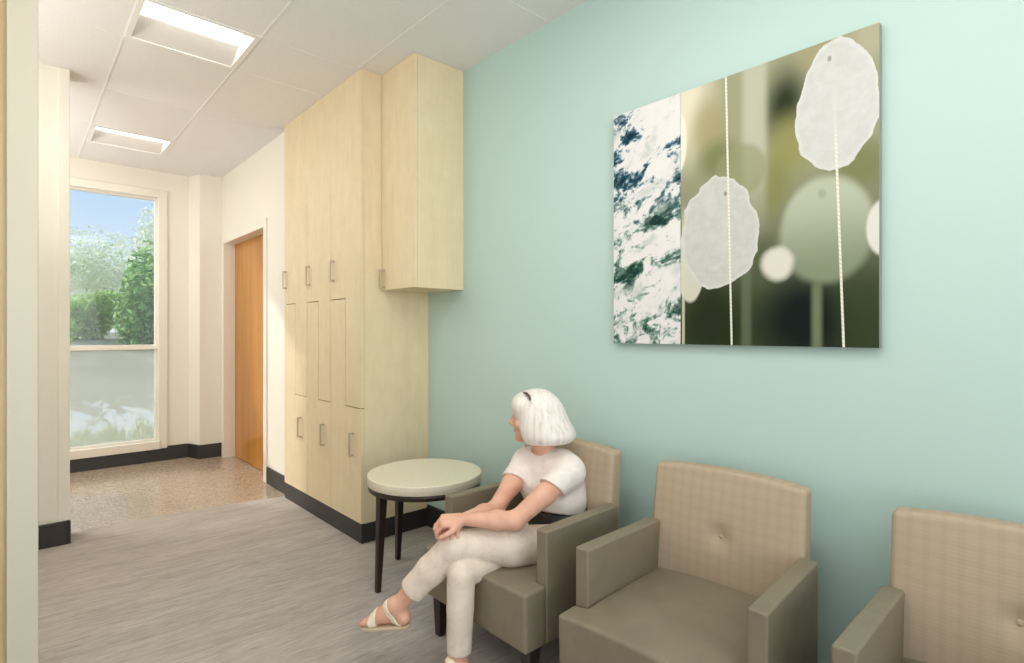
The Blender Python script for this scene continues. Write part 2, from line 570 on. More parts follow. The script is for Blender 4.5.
class MB:
    """collects shapes into one mesh"""
    def __init__(s):
        s.v, s.f, s.mi = [], [], []

    def quad(s, pts, mi=0):
        b = len(s.v)
        s.v += [tuple(p) for p in pts]
        s.f.append(tuple(range(b, b + len(pts))))
        s.mi.append(mi)
        return s

    def box(s, x0, x1, y0, y1, z0, z1, mi=0):
        b = len(s.v)
        s.v += [(x, y, z) for x in (x0, x1) for y in (y0, y1) for z in (z0, z1)]
        for f in ((0, 1, 3, 2), (4, 6, 7, 5), (0, 4, 5, 1), (2, 3, 7, 6), (0, 2, 6, 4), (1, 5, 7, 3)):
            s.f.append(tuple(b + i for i in f))
            s.mi.append(mi)
        return s

    def prism_x(s, poly, x0, x1, mi=0):
        """polygon in (y,z), extruded along x"""
        b = len(s.v); n = len(poly)
        s.v += [(x0, p[0], p[1]) for p in poly] + [(x1, p[0], p[1]) for p in poly]
        s.f.append(tuple(b + i for i in range(n))); s.mi.append(mi)
        s.f.append(tuple(b + n + i for i in reversed(range(n)))); s.mi.append(mi)
        for i in range(n):
            j = (i + 1) % n
            s.f.append((b + i, b + n + i, b + n + j, b + j)); s.mi.append(mi)
        return s

    def frustum(s, c0, w0, z0, c1, w1, z1, mi=0):
        """square taper from bottom centre c0 to top centre c1"""
        b = len(s.v)
        for (c, w_, z) in ((c0, w0, z0), (c1, w1, z1)):
            for sx, sy in ((-1, -1), (1, -1), (1, 1), (-1, 1)):
                s.v.append((c[0] + sx * w_ / 2, c[1] + sy * w_ / 2, z))
        s.f += [(b + 3, b + 2, b + 1, b), (b + 4, b + 5, b + 6, b + 7)] + [(b + i, b + (i + 1) % 4, b + 4 + (i + 1) % 4, b + 4 + i) for i in range(4)]
        s.mi += [mi] * 6
        return s

    def tube(s, pts, r, n=10, mi=0):
        P = [Vector(p) for p in pts]
        R = r if isinstance(r, (list, tuple)) else [r] * len(P)
        b = len(s.v)
        up = None
        for i, p in enumerate(P):
            d = (P[min(i + 1, len(P) - 1)] - P[max(i - 1, 0)]).normalized()
            if up is None:
                up = d.orthogonal().normalized()
            up = (up - d * up.dot(d)).normalized()
            sd = d.cross(up)
            for k in range(n):
                a = 2 * math.pi * k / n
                s.v.append(tuple(p + (up * math.cos(a) + sd * math.sin(a)) * R[i]))
        for i in range(len(P) - 1):
            for k in range(n):
                s.f.append((b + i * n + k, b + i * n + (k + 1) % n, b + (i + 1) * n + (k + 1) % n, b + (i + 1) * n + k)); s.mi.append(mi)
        s.f.append(tuple(b + k for k in reversed(range(n)))); s.mi.append(mi)
        s.f.append(tuple(b + (len(P) - 1) * n + k for k in range(n))); s.mi.append(mi)
        return s

    def lathe(s, prof, n=64, c=(0, 0), mi=0):
        """profile (r,z) top to bottom closed onto the axis"""
        b = len(s.v)
        for r, z in prof:
            for k in range(n):
                a = 2 * math.pi * k / n
                s.v.append((c[0] + r * math.cos(a), c[1] + r * math.sin(a), z))
        for i in range(len(prof) - 1):
            for k in range(n):
                s.f.append((b + i * n + k, b + (i + 1) * n + k, b + (i + 1) * n + (k + 1) % n, b + i * n + (k + 1) % n)); s.mi.append(mi)
        s.f.append(tuple(b + k for k in range(n))); s.mi.append(mi)
        e = b + (len(prof) - 1) * n
        s.f.append(tuple(e + k for k in reversed(range(n)))); s.mi.append(mi)
        return s

    def build(s, name, mat, parent=None, bevel=0.0, segs=2, smooth=False):
        me = bpy.data.meshes.new(name)
        me.from_pydata(s.v, [], s.f)
        bm = bmesh.new(); bm.from_mesh(me)
        bmesh.ops.recalc_face_normals(bm, faces=bm.faces)
        bm.to_mesh(me); bm.free()
        me.polygons.foreach_set('material_index', s.mi)
        o = link(name, me, mat, parent, smooth)
        if bevel:
            md = o.modifiers.new('bevel', 'BEVEL')
            md.width = bevel; md.segments = segs; md.limit_method = 'ANGLE'; md.angle_limit = math.radians(35)
            md.harden_normals = False
            me.polygons.foreach_set('use_smooth', [True] * len(me.polygons))
            wn_ = o.modifiers.new('wn', 'WEIGHTED_NORMAL')
        return o


def struct(o):
    o['kind'] = 'structure'
    return o


def empty(name, loc=(0, 0, 0), rz=0.0, parent=None):
    o = bpy.data.objects.new(name, None)
    o.location = loc
    o.rotation_euler = (0, 0, rz)
    o.empty_display_size = 0.1
    COL.objects.link(o)
    if parent:
        o.parent = parent
    return o


def tag(o, label, cat, group=None):
    o['label'] = label
    o['category'] = cat
    if group:
        o['group'] = group
    return o


def copy_tree(o, parent=None):
    c = o.copy()
    COL.objects.link(c)
    c.parent = parent
    for ch in list(o.children):
        copy_tree(ch, c)
    return c


# ------------------------------------------------------------------ ROOM SHELL
H = 3.041          # ceiling height
XT = 2.155         # teal wall face
XD = 1.69          # corridor wall face (door wall)
YB = 6.75          # back wall face
XL, YF = -2.6, -3.2

# floors
f = MB()
f.quad([(XL, YF, 0), (XT + 0.1, YF, 0), (XT + 0.1, 4.60, 0), (1.69, 4.60, 0), (1.2, 4.69, 0), (0.8, 4.735, 0), (0.3, 4.75, 0), (XL, 4.75, 0)])
floor = struct(f.build('floor', 'carpet'))
f = MB()
f.quad([(XL, 4.75, 0), (0.3, 4.75, 0), (0.8, 4.735, 0), (1.2, 4.69, 0), (1.69, 4.60, 0), (1.95, 4.60, 0), (1.95, YB + 0.12, 0), (XL, YB + 0.12, 0)])
struct(f.build('floor_terrazzo', 'terrazzo'))

# ceiling with openings for two recessed fixtures
LIGHTS = [(0.76, 3.53), (0.77, 5.84)]
HX, HY = 0.285, 0.255


def rects_minus(x0, x1, y0, y1, holes):
    xs = sorted({x0, x1, *[h[0] for h in holes], *[h[1] for h in holes]})
    ys = sorted({y0, y1, *[h[2] for h in holes], *[h[3] for h in holes]})
    for i in range(len(xs) - 1):
        for j in range(len(ys) - 1):
            cx, cy = (xs[i] + xs[i + 1]) / 2, (ys[j] + ys[j + 1]) / 2
            if not any(h[0] < cx < h[1] and h[2] < cy < h[3] for h in holes):
                yield xs[i], xs[i + 1], ys[j], ys[j + 1]


holes = [(lx - HX, lx + HX, ly - HY, ly + HY) for lx, ly in LIGHTS]
f = MB()
for (a, b, c_, d) in rects_minus(XL, XT + 0.1, YF, YB + 0.1, holes):
    f.quad([(a, c_, H), (a, d, H), (b, d, H), (b, c_, H)])
f.quad([(XL, YF, H + 0.2), (XT + 0.1, YF, H + 0.2), (XT + 0.1, YB + 0.1, H + 0.2), (XL, YB + 0.1, H + 0.2)])
struct(f.build('ceiling', 'tile'))
# T-bar grid
g = MB()
tb = 0.005
for x in (-1.28, -0.70, -0.115, 0.468, 1.048, 1.63):
    g.box(x - tb, x + tb, YF, 3.23 if x > 1.5 else YB - 0.002, H - 0.003, H + 0.001)
for y in [3.27 - 1.21 * k for k in range(0, 6)] + [3.79, 4.69, 5.58, 6.10]:
    g.box(XL, 1.62 if y > 3.2 else XT - 0.002, y - 0.0022, y + 0.0022, H - 0.001, H + 0.001)
struct(g.build('ceiling_grid', 'lamp_frame'))


def wall_box(name, mat, boxes):
    b = MB()
    for bx in boxes:
        b.box(*bx)
    return struct(b.build(name, mat))


wall_box('wall_right', 'teal_paint', [(XT, XT + 0.12, YF - 0.1, 4.66, -0.02, H + 0.02)])
DY0, DY1, DZ = 5.15, 6.47, 2.335      # door opening
wall_box('wall_corridor', 'cream_paint', [
    (XD, XD + 0.22, 4.615, DY0, -0.02, H + 0.02), (XD, XD + 0.22, DY1, YB + 0.12, -0.02, H + 0.02),
    (XD, XD + 0.22, DY0, DY1, DZ, H + 0.02)])
WX0, WX1, WZ0, WZ1 = -0.30, 1.14, 0.20, 2.775   # window opening
wall_box('wall_back', 'cream_paint', [
    (XL, WX0, YB, YB + 0.14, -0.02, H + 0.02), (WX1, XD + 0.22, YB, YB + 0.14, -0.02, H + 0.02),
    (WX0, WX1, YB, YB + 0.14, WZ1, H + 0.02), (WX0, WX1, YB, YB + 0.14, -0.02, WZ0)])
def prism_z(b, poly, z0, z1):
    n = len(poly)
    k = len(b.v)
    b.v += [(x, y, z0) for x, y in poly] + [(x, y, z1) for x, y in poly]
    b.f += [tuple(k + i for i in reversed(range(n))), tuple(k + n + i for i in range(n))] + [(k + i, k + (i + 1) % n, k + n + (i + 1) % n, k + n + i) for i in range(n)]
    b.mi += [0] * (n + 2)
    return b


struct(prism_z(MB(), [(1.412, YB + 0.01), (1.474, 6.555), (XD + 0.01, 6.555), (XD + 0.01, YB + 0.01)], -0.01, H + 0.01).build('wall_pilaster', 'cream_paint'))
wall_box('wall_left_corridor', 'cream_paint', [(XL - 0.1, XL, 4.6, YB + 0.14, -0.02, H + 0.02)])
wall_box('wall_column', 'cream_paint', [(XL, 0.265, 4.52, 4.72, -0.01, H + 0.01)])
wall_box('wall_left', 'cream_paint', [(XL - 0.1, XL, YF - 0.1, -2.2, -0.02, H + 0.02), (XL - 0.1, XL, 1.0, 4.6, -0.02, H + 0.02),
    (XL - 0.1, XL, -2.2, 1.0, -0.02, 0.4), (XL - 0.1, XL, -2.2, 1.0, 2.6, H + 0.02)])
wall_box('wall_front', 'cream_paint', [(XL - 0.1, -2.0, YF - 0.1, YF, -0.02, H + 0.02), (1.6, XT + 0.12, YF - 0.1, YF, -0.02, H + 0.02),
    (-2.0, 1.6, YF - 0.1, YF, -0.02, 0.4), (-2.0, 1.6, YF - 0.1, YF, 2.6, H + 0.02)])
# near partition with its doorway casing
wall_box('wall_near', 'cream_paint', [(XL, -1.02, 2.62, 2.74, -0.01, H + 0.01), (-1.02, 0.03, 2.62, 2.74, 2.75, H + 0.01)])
struct(MB().box(-0.016, 0.0685, 2.585, 2.76, 0.0, H - 0.001).build('trim_1', 'frame_paint', bevel=0.004))
struct(MB().box(-1.02, -0.0165, 2.63, 2.675, 0.005, 2.74).build('door_2', 'tan'))
# corner guard on the column
struct(MB().box(0.214, 0.272, 4.505, 4.73, 0.15, H - 0.001).build('trim_2', 'cream_paint', bevel=0.003))
# dark strip filling the corridor wall and locker gap, shade put in as colour
struct(MB().box(1.68, 1.80, 4.566, 4.614, 0.0, H).build('gap_shade_strip', 'gap_shade'))

# baseboards
BH = 0.148


def baseboard(name, *boxes):
    b = MB()
    for bx in boxes:
        b.box(*bx)
    struct(b.build(name, 'black_rubber', bevel=0.003))


baseboard('baseboard_back', (XL, 1.40, YB - 0.012, YB + 0.005, 0.0, BH))
struct(prism_z(MB(), [(1.398, YB - 0.006), (1.462, 6.543), (XD, 6.543), (XD, 6.56), (1.48, 6.56), (1.42, YB - 0.006)], 0.0, BH).build('baseboard_pilaster', 'black_rubber', bevel=0.002))
baseboard('baseboard_corridor', (XD - 0.012, XD + 0.004, 4.62, DY0 - 0.05, 0.0, BH))
baseboard('baseboard_column', (XL, 0.268, 4.498, 4.522, 0.0, BH), (0.258, 0.276, 4.498, 4.73, 0.0, BH))
baseboard('baseboard_right', (XT - 0.014, XT + 0.004, YF, 3.25, 0.0, BH))

# window
win = empty('window_1', (0, 0, 0)); struct(win)
b = MB()
fy0, fy1 = YB - 0.018, YB + 0.075
cw = 0.07
b.box(WX0 - cw, WX0 + 0.012, fy0, YB + 0.01, WZ0 - cw, WZ1 + cw)
b.box(WX1 - 0.012, WX1 + cw, fy0, YB + 0.01, WZ0 - cw, WZ1 + cw)
b.box(WX0, WX1, fy0, YB + 0.01, WZ1 - 0.012, WZ1 + cw)
b.box(WX0, WX1, fy0 - 0.02, YB + 0.01, WZ0 - cw, WZ0 + 0.012)
struct(b.build('window_casing', 'white_trim', win, bevel=0.004))
b = MB()
ys0, ys1 = YB + 0.06, YB + 0.11
sw = 0.03
b.box(WX0 - 0.01, WX0 + sw, ys0, ys1, WZ0 - 0.01, WZ1 + 0.01).box(WX1 - sw, WX1 + 0.01, ys0, ys1, WZ0 - 0.01, WZ1 + 0.01)
b.box(WX0, WX1, ys0 + 0.001, ys1 - 0.001, WZ1 - sw, WZ1 + 0.01).box(WX0, WX1, ys0 + 0.001, ys1 - 0.001, WZ0 - 0.01, WZ0 + sw)
b.box(WX0, WX1, ys0 - 0.012, ys1, 1.172, 1.222)
struct(b.build('window_sash', 'white_trim', win, bevel=0.003))
struct(MB().box(WX0 + sw, WX1 - sw, YB + 0.083, YB + 0.087, 1.222, WZ1 - sw).build('window_pane', 'glass', win))
struct(MB().box(WX0 + sw, WX1 - sw, YB + 0.083, YB + 0.087, WZ0 + sw, 1.172).build('window_pane', 'frost', win))

# corridor door
door = empty('door_1', (0, 0, 0)); struct(door)
struct(MB().box(XD + 0.10, XD + 0.145, DY0 + 0.032, DY1 - 0.032, 0.006, DZ - 0.03).build('door_leaf', 'oak', door))
b = MB()
cs = 0.045
for (ya, yb) in ((DY0 - cs, DY0 + 0.03), (DY1 - 0.03, DY1 + cs)):
    b.box(XD - 0.014, XD + 0.012, ya, yb, 0.0, DZ + cs)
b.box(XD - 0.014, XD + 0.012, DY0 + 0.03, DY1 - 0.03, DZ - 0.03, DZ + cs)
b.box(XD + 0.01, XD + 0.22, DY0, DY0 + 0.03, 0, DZ).box(XD + 0.01, XD + 0.22, DY1 - 0.03, DY1, 0, DZ).box(XD + 0.01, XD + 0.22, DY0, DY1, DZ - 0.03, DZ)
struct(b.build('door_casing', 'white_trim', door, bevel=0.002))
b = MB().tube([(XD + 0.10, DY0 + 0.10, 1.0), (XD + 0.06, DY0 + 0.10, 1.0), (XD + 0.055, DY0 + 0.12, 1.0), (XD + 0.055, DY0 + 0.22, 1.0)], 0.009)
struct(b.build('door_handle', 'metal', door, smooth=True))
wall_box('wall_behind_door', 'cream_paint', [(XD + 0.22, XD + 0.3, 4.6, YB + 0.14, -0.02, H + 0.02)])


# ------------------------------------------------------------------ CEILING LIGHTS
def make_light():
    t = empty('ceiling_light')
    b = MB()
    fw = 0.022
    z0, z1 = -0.006, 0.0
    b.box(-HX - 0.006, -HX + fw, -HY - 0.006, HY + 0.006, z0, z1).box(HX - fw, HX + 0.006, -HY - 0.006, HY + 0.006, z0, z1)
    b.box(-HX + fw, HX - fw, -HY - 0.006, -HY + fw, z0, z1).box(-HX + fw, HX - fw, HY - fw, HY + 0.006, z0, z1)
    b.build('frame', 'lamp_frame', t)
    b = MB()
    X, Y, d = HX - fw, HY - fw, 0.075
    ly = 0.078
    # sloped reflectors either side of the central lens, and the two end plates
    b.quad([(-X, -Y, 0), (X, -Y, 0), (X, -ly, d), (-X, -ly, d)])
    b.quad([(-X, Y, 0), (-X, ly, d), (X, ly, d), (X, Y, 0)])
    for sx in (-1, 1):
        b.quad([(sx * X, -Y, 0), (sx * X, -ly, d), (sx * X, ly, d), (sx * X, Y, 0)])
        b.quad([(sx * X, -ly, d), (sx * X, ly, d), (sx * (X - 0.03), ly, d), (sx * (X - 0.03), -ly, d)])
    b.build('reflector', 'reflector', t)
    b = MB()
    n = 8
    for i in range(n):
        a0, a1 = math.pi * i / n, math.pi * (i + 1) / n
        y0, y1 = -ly * math.cos(a0), -ly * math.cos(a1)
        q0, q1 = d - 0.022 * math.sin(a0), d - 0.022 * math.sin(a1)
        b.quad([(-X + 0.02, y0, q0), (X - 0.02, y0, q0), (X - 0.02, y1, q1), (-X + 0.02, y1, q1)])
    b.build('lens', 'lens', t)
    return t


l1 = make_light()
l2 = copy_tree(l1)
for o, (lx, ly), lab in ((l1, LIGHTS[0], 'larger-looking recessed ceiling light, the one nearer the lockers and viewer'),
                         (l2, LIGHTS[1], 'smaller-looking recessed ceiling light, close to the tall window')):
    o.location = (lx, ly, H)
    tag(o, lab, 'ceiling light', 'recessed ceiling lights')

# ------------------------------------------------------------------ LOCKERS
LY0, LY1, LX = 3.228, 4.565, 1.645
lock = empty('locker_cabinet', (1.9, 3.925, 0))
tag(lock, 'tall maple cabinet of six interlocking locker doors with a black base', 'cabinet')


def loc(o, p):
    """shift mesh data so that it is relative to parent at p"""
    o.data.transform(Matrix.Translation((-p[0], -p[1], -p[2])))
    return o


LP = (1.9, 3.925, 0)
loc(MB().box(LX + 0.02, XT - 0.001, LY0, LY1, 0.127, H - 0.001).build('body', 'maple', lock), LP)
loc(MB().box(LX + 0.004, XT - 0.001, LY0 + 0.003, LY1, 0.0, 0.127).build('plinth', 'black_rubber', lock), LP)
gp = 0.0028
TOPZ, CUT1, CUT2, BOT = 2.33, 1.58, 0.865, 0.129
loc(MB().box(LX, LX + 0.021, LY0, LY1, TOPZ - 0.0006, H - 0.001).build('top_panel', 'maple', lock), LP)
cols = [(4.565, 4.100), (4.100, 3.680), (3.680, 3.228)]     # far -> near


def bar_handle(y, z0, z1, x, parent, p):
    b = MB()
    b.box(x - 0.032, x - 0.022, y - 0.007, y + 0.007, z0, z1)
    b.box(x - 0.023, x + 0.001, y - 0.007, y + 0.007, z0, z0 + 0.012).box(x - 0.023, x + 0.001, y - 0.007, y + 0.007, z1 - 0.012, z1)
    return loc(b.build('handle', 'metal', parent, bevel=0.002), p)


for (ya, yb) in cols:
    ym = (ya + yb) / 2
    a, b_ = ya - gp, yb + gp
    up = [(a, TOPZ - 0.0008), (b_, TOPZ - 0.0008), (b_, CUT2 + gp), (ym - gp, CUT2 + gp), (ym - gp, CUT1 + gp), (a, CUT1 + gp)]
    dn = [(a, CUT1 - gp), (ym + gp, CUT1 - gp), (ym + gp, CUT2 - gp), (b_, CUT2 - gp), (b_, BOT), (a, BOT)]
    for poly, hy, z0, z1 in ((up, ya - 0.045, 1.705, 1.85), (dn, yb + 0.115, 0.545, 0.70)):
        d = loc(MB().prism_x(poly, LX, LX + 0.019).build('door', 'maple', lock), LP)
        bar_handle(hy, z0, z1, LX, d, LP)
# dark sheet behind the doors, giving the seams a painted shadow
loc(MB().box(LX + 0.0185, LX + 0.0205, LY0 + 0.004, LY1 - 0.002, BOT, TOPZ).build('gap_shade_sheet', 'gap_shade', lock), LP)

# hanging wall cabinet
UX, UY0, UY1, UZ = 1.787, 2.825, 3.227, 1.628
UP = (1.97, 3.04, UZ)
wc = empty('wall_cabinet', UP)
tag(wc, 'maple wall cabinet hung beside the lockers above the round table', 'cabinet')
loc(MB().box(UX + 0.02, XT - 0.001, UY0, UY1, UZ, H - 0.001).build('body', 'maple', wc), UP)
d = loc(MB().box(UX, UX + 0.0185, UY0 + 0.001, UY1 - 0.003, UZ + 0.001, H - 0.002).build('door', 'maple', wc), UP)
bar_handle(UY1 - 0.04, UZ + 0.012, UZ + 0.135, UX, d, UP)

# ------------------------------------------------------------------ WALL ART
AP = (XT - 0.002, 1.605, 1.305)
art = empty('wall_art', AP)
tag(art, 'large unframed photographic print of sea foam beside hanging translucent discs', 'wall art')


def art_panel(s0, s1, mat):
    b = MB()
    x0, x1 = -0.028, 0.0
    b.box(x0, x1, -s1, -s0, 0.0, 1.082)
    for i in range(6):
        b.mi[i] = 0 if i == 0 else 1
    o = b.build('print_panel', [mat, 'alu'], art)
    for p in o.data.polygons:
        p.material_index = 0 if p.normal.x < -0.9 else 1
    return o


art_panel(0.0, 0.3545, 'ocean')['label'] = 'narrow print of white sea foam on dark green water'
art_panel(0.3555, 1.086, 'shells')['label'] = 'wide print of pale translucent discs hanging on cords'


# ------------------------------------------------------------------ ARMCHAIRS
def grid_box(nx, ny, nz, fn):
    """closed box surface of nx*ny*nz cells; fn maps (a,b,c in 0..1) to a point"""
    idx, vs, fs = {}, [], []

    def vid(i, j, k):
        key = (i, j, k)
        if key not in idx:
            idx[key] = len(vs)
            vs.append(fn(i / nx, j / ny, k / nz))
        return idx[key]
    for i in range(nx):
        for j in range(ny):
            fs.append((vid(i, j, 0), vid(i, j + 1, 0), vid(i + 1, j + 1, 0), vid(i + 1, j, 0)))
            fs.append((vid(i, j, nz), vid(i + 1, j, nz), vid(i + 1, j + 1, nz), vid(i, j + 1, nz)))
    for i in range(nx):
        for k in range(nz):
            fs.append((vid(i, 0, k), vid(i + 1, 0, k), vid(i + 1, 0, k + 1), vid(i, 0, k + 1)))
            fs.append((vid(i, ny, k), vid(i, ny, k + 1), vid(i + 1, ny, k + 1), vid(i + 1, ny, k)))
    for j in range(ny):
        for k in range(nz):
            fs.append((vid(0, j, k), vid(0, j, k + 1), vid(0, j + 1, k + 1), vid(0, j + 1, k)))
            fs.append((vid(nx, j, k), vid(nx, j + 1, k), vid(nx, j + 1, k + 1), vid(nx, j, k + 1)))
    return vs, fs


def add_bevel(o, w_, segs=3, ang=50):
    md = o.modifiers.new('bevel', 'BEVEL')
    md.width = w_; md.segments = segs; md.limit_method = 'ANGLE'; md.angle_limit = math.radians(ang)
    o.data.polygons.foreach_set('use_smooth', [True] * len(o.data.polygons))
    o.modifiers.new('wn', 'WEIGHTED_NORMAL')


def make_armchair(dome_h=0.030, xf=-0.355):
    t = empty('armchair')
    W = 0.325          # half width
    xa, xb = -0.258, 0.175     # seat front, arm front, backrest front (at seat level)
    aw = 0.056
    # T-shaped upholstered seat: cells of a grid, domed top
    xs = [xf, xf + 0.035, xf + 0.068, xa] + [xa + (xb + 0.06 - xa) * i / 9 for i in range(1, 10)]
    ys = [-W, -W + aw * 0.5, -W + aw + 0.001] + [(-W + aw) + (2 * W - 2 * aw) * i / 12 for i in range(1, 12)] + [W - aw - 0.001, W - aw * 0.5, W]
    z0, z1 = 0.188, 0.408
    bm = bmesh.new()
    cell = lambda i, j: (xs[i] < xa - 1e-6) or (2 <= j < len(ys) - 3)
    vt, vb = {}, {}

    def top(i, j):
        if (i, j) not in vt:
            x, y = xs[i], ys[j]
            dome = max(0.0, 1 - (y / (W - aw * 0.6)) ** 2) ** 0.6 * dome_h
            fr = min(1.0, max(0.0, (x - xf) / 0.16))
            z = z1 + dome * (0.35 + 0.65 * fr) + 0.004 * fr
            vt[i, j] = bm.verts.new((x, y, z))
        return vt[i, j]

    def bot(i, j):
        if (i, j) not in vb:
            vb[i, j] = bm.verts.new((xs[i] + (0.006 if i == 0 else 0), ys[j], z0))
        return vb[i, j]
    NX, NY = len(xs) - 1, len(ys) - 1
    ok = lambda i, j: 0 <= i < NX and 0 <= j < NY and cell(i, j)
    for i in range(NX):
        for j in range(NY):
            if not ok(i, j):
                continue
            bm.faces.new((top(i, j), top(i + 1, j), top(i + 1, j + 1), top(i, j + 1)))
            bm.faces.new((bot(i, j), bot(i, j + 1), bot(i + 1, j + 1), bot(i + 1, j)))
            for (di, dj, a, c) in ((-1, 0, (i, j), (i, j + 1)), (1, 0, (i + 1, j + 1), (i + 1, j)), (0, -1, (i + 1, j), (i, j)), (0, 1, (i, j + 1), (i + 1, j + 1))):
                if not ok(i + di, j + dj):
                    bm.faces.new((top(*a), top(*c), bot(*c), bot(*a)))
    bmesh.ops.recalc_face_normals(bm, faces=bm.faces)
    me = bpy.data.meshes.new('seat'); bm.to_mesh(me); bm.free()
    add_bevel(link('seat', me, 'vinyl', t), 0.013)
    # arm panels from the seat base up to arm height
    for sg in (-1, 1):
        ya, yb = sorted((sg * W, sg * (W - aw)))

        def fn(a, b_, c_):
            x = xa + (xb + 0.03 - xa) * a
            return (x, ya + (yb - ya) * b_ - sg * 0.012 * a, 0.188 + (0.61 - 0.188) * c_)
        vs, fs = grid_box(1, 1, 1, fn)
        b = MB(); b.v, b.f, b.mi = vs, fs, [0] * len(fs)
        o = b.build('armrest', 'vinyl', t)
        add_bevel(o, 0.008, 3)
    # backrest
    bw = 0.287
    yo = 0.013
    zb, zt = 0.23, 0.826
    d0, d1 = 0.095, 0.070

    def fb(a, b_, c_):
        yy = (b_ * 2 - 1)
        y = yy * bw * (1.0 - 0.015 * c_)
        crown = 0.018 * (1 - abs(yy) ** 2.4) * c_ ** 3
        z = zb + (zt - zb) * c_ + crown
        front = xb + 0.005 + (z - 0.42) * 0.11 if z > 0.42 else xb + 0.005
        th = d0 + (d1 - d0) * c_
        x = front + th * a
        if a == 0.0:
            zz = (z - 0.42) / 0.40
            x -= 0.012 * max(0, 1 - abs(yy) ** 3) * max(0, 1 - abs(2 * zz - 1) ** 3)
            x += 0.020 * math.exp(-((y / 0.035) ** 2 + ((z - 0.605) / 0.035) ** 2))
        return (x, y + yo, z)
    vs, fs = grid_box(2, 36, 36, fb)
    b = MB(); b.v, b.f, b.mi = vs, fs, [0] * len(fs)
    o = b.build('backrest', 'fabric', t)
    add_bevel(o, 0.024, 4)
    bx = xb + 0.005 + (0.605 - 0.42) * 0.11 - 0.012 + 0.020
    b = MB().lathe([(0.001, 0.006), (0.006, 0.005), (0.010, 0.001), (0.011, -0.004)], 20)
    o = b.build('button', 'fabric', t, smooth=True)
    o.data.transform(Matrix.Translation((bx, yo, 0.605)) @ Matrix.Rotation(math.radians(-90), 4, 'Y'))
    # tapered legs
    for sx, sy in ((-0.302, -0.285), (-0.302, 0.285), (0.235, -0.27), (0.235, 0.27)):
        out = 0.012 if sx < 0 else -0.02
        b = MB().frustum((sx - out * 0.6, sy), 0.034, 0.0, (sx, sy), 0.058, 0.19)
        b.build('leg', 'espresso', t, bevel=0.003)
    return t


ch = make_armchair()
chairs = [make_armchair(-0.012, -0.372), ch, copy_tree(ch)]      # the first seat is pressed down by its sitter
spots = [((1.730, 1.748, 0), 0.004, 'taupe armchair the white-haired woman sits in, next to the round table'),
         ((1.722, 0.948, 0), 0.04, 'empty taupe armchair with button-tufted back, standing below the wall print'),
         ((1.72, 0.139, 0), 0.035, 'empty taupe armchair at the right, its right half cut off by the frame')]
for o, (p, rz, lab) in zip(chairs, spots):
    o.location = p
    o.rotation_euler = (0, 0, rz)
    tag(o, lab, 'armchair', 'armchairs along the teal wall')

# ------------------------------------------------------------------ SIDE TABLE
tb_ = empty('side_table', (1.70, 2.58, 0))
tag(tb_, 'round side table with cream top and dark tapered legs beside the lockers', 'table')
r = 0.313
b = MB().lathe([(0.001, 0.580), (r - 0.004, 0.580), (r - 0.001, 0.579), (r, 0.576), (r, 0.574), (r, 0.533), (r - 0.002, 0.531), (0.001, 0.531)], 96)
o = b.build('tabletop', 'laminate', tb_)
o.data.polygons.foreach_set('use_smooth', [abs(p.normal.z) < 0.9 for p in o.data.polygons])
b = MB().lathe([(0.001, 0.5305), (r - 0.005, 0.5305), (r - 0.005, 0.503), (r - 0.035, 0.503), (r - 0.035, 0.522), (0.001, 0.522)], 96)
o = b.build('apron', 'espresso', tb_)
o.data.polygons.foreach_set('use_smooth', [abs(p.normal.z) < 0.9 for p in o.data.polygons])
for a in (180, 90, 0, 270):
    ca, sa = math.cos(math.radians(a)), math.sin(math.radians(a))
    b = MB().frustum((0.292 * ca, 0.292 * sa), 0.026, 0.0, (0.268 * ca, 0.268 * sa), 0.046, 0.522)
    b.build('leg', 'espresso', tb_, bevel=0.003)


# ------------------------------------------------------------------ BODY SURFACES (signed distance fields -> one closed mesh)
def cone(a, b, ra, rb, k=0.02, clip=None):
    return dict(t='c', a=np.array(a, float), b=np.array(b, float), ra=ra, rb=rb, k=k, clip=clip or [])


def ell(c, r, axes=None, k=0.02, clip=None, sub=False):
    A = np.eye(3) if axes is None else np.array(axes, float)      # rows are the axes
    return dict(t='e', c=np.array(c, float), r=np.array(r, float), A=A, k=k, clip=clip or [], sub=sub)


def grow(prims, d):
    out = []
    for p in prims:
        q = dict(p)
        if p['t'] == 'c':
            q['ra'], q['rb'] = p['ra'] + d, p['rb'] + d
        else:
            q['r'] = p['r'] + d
        out.append(q)
    return out


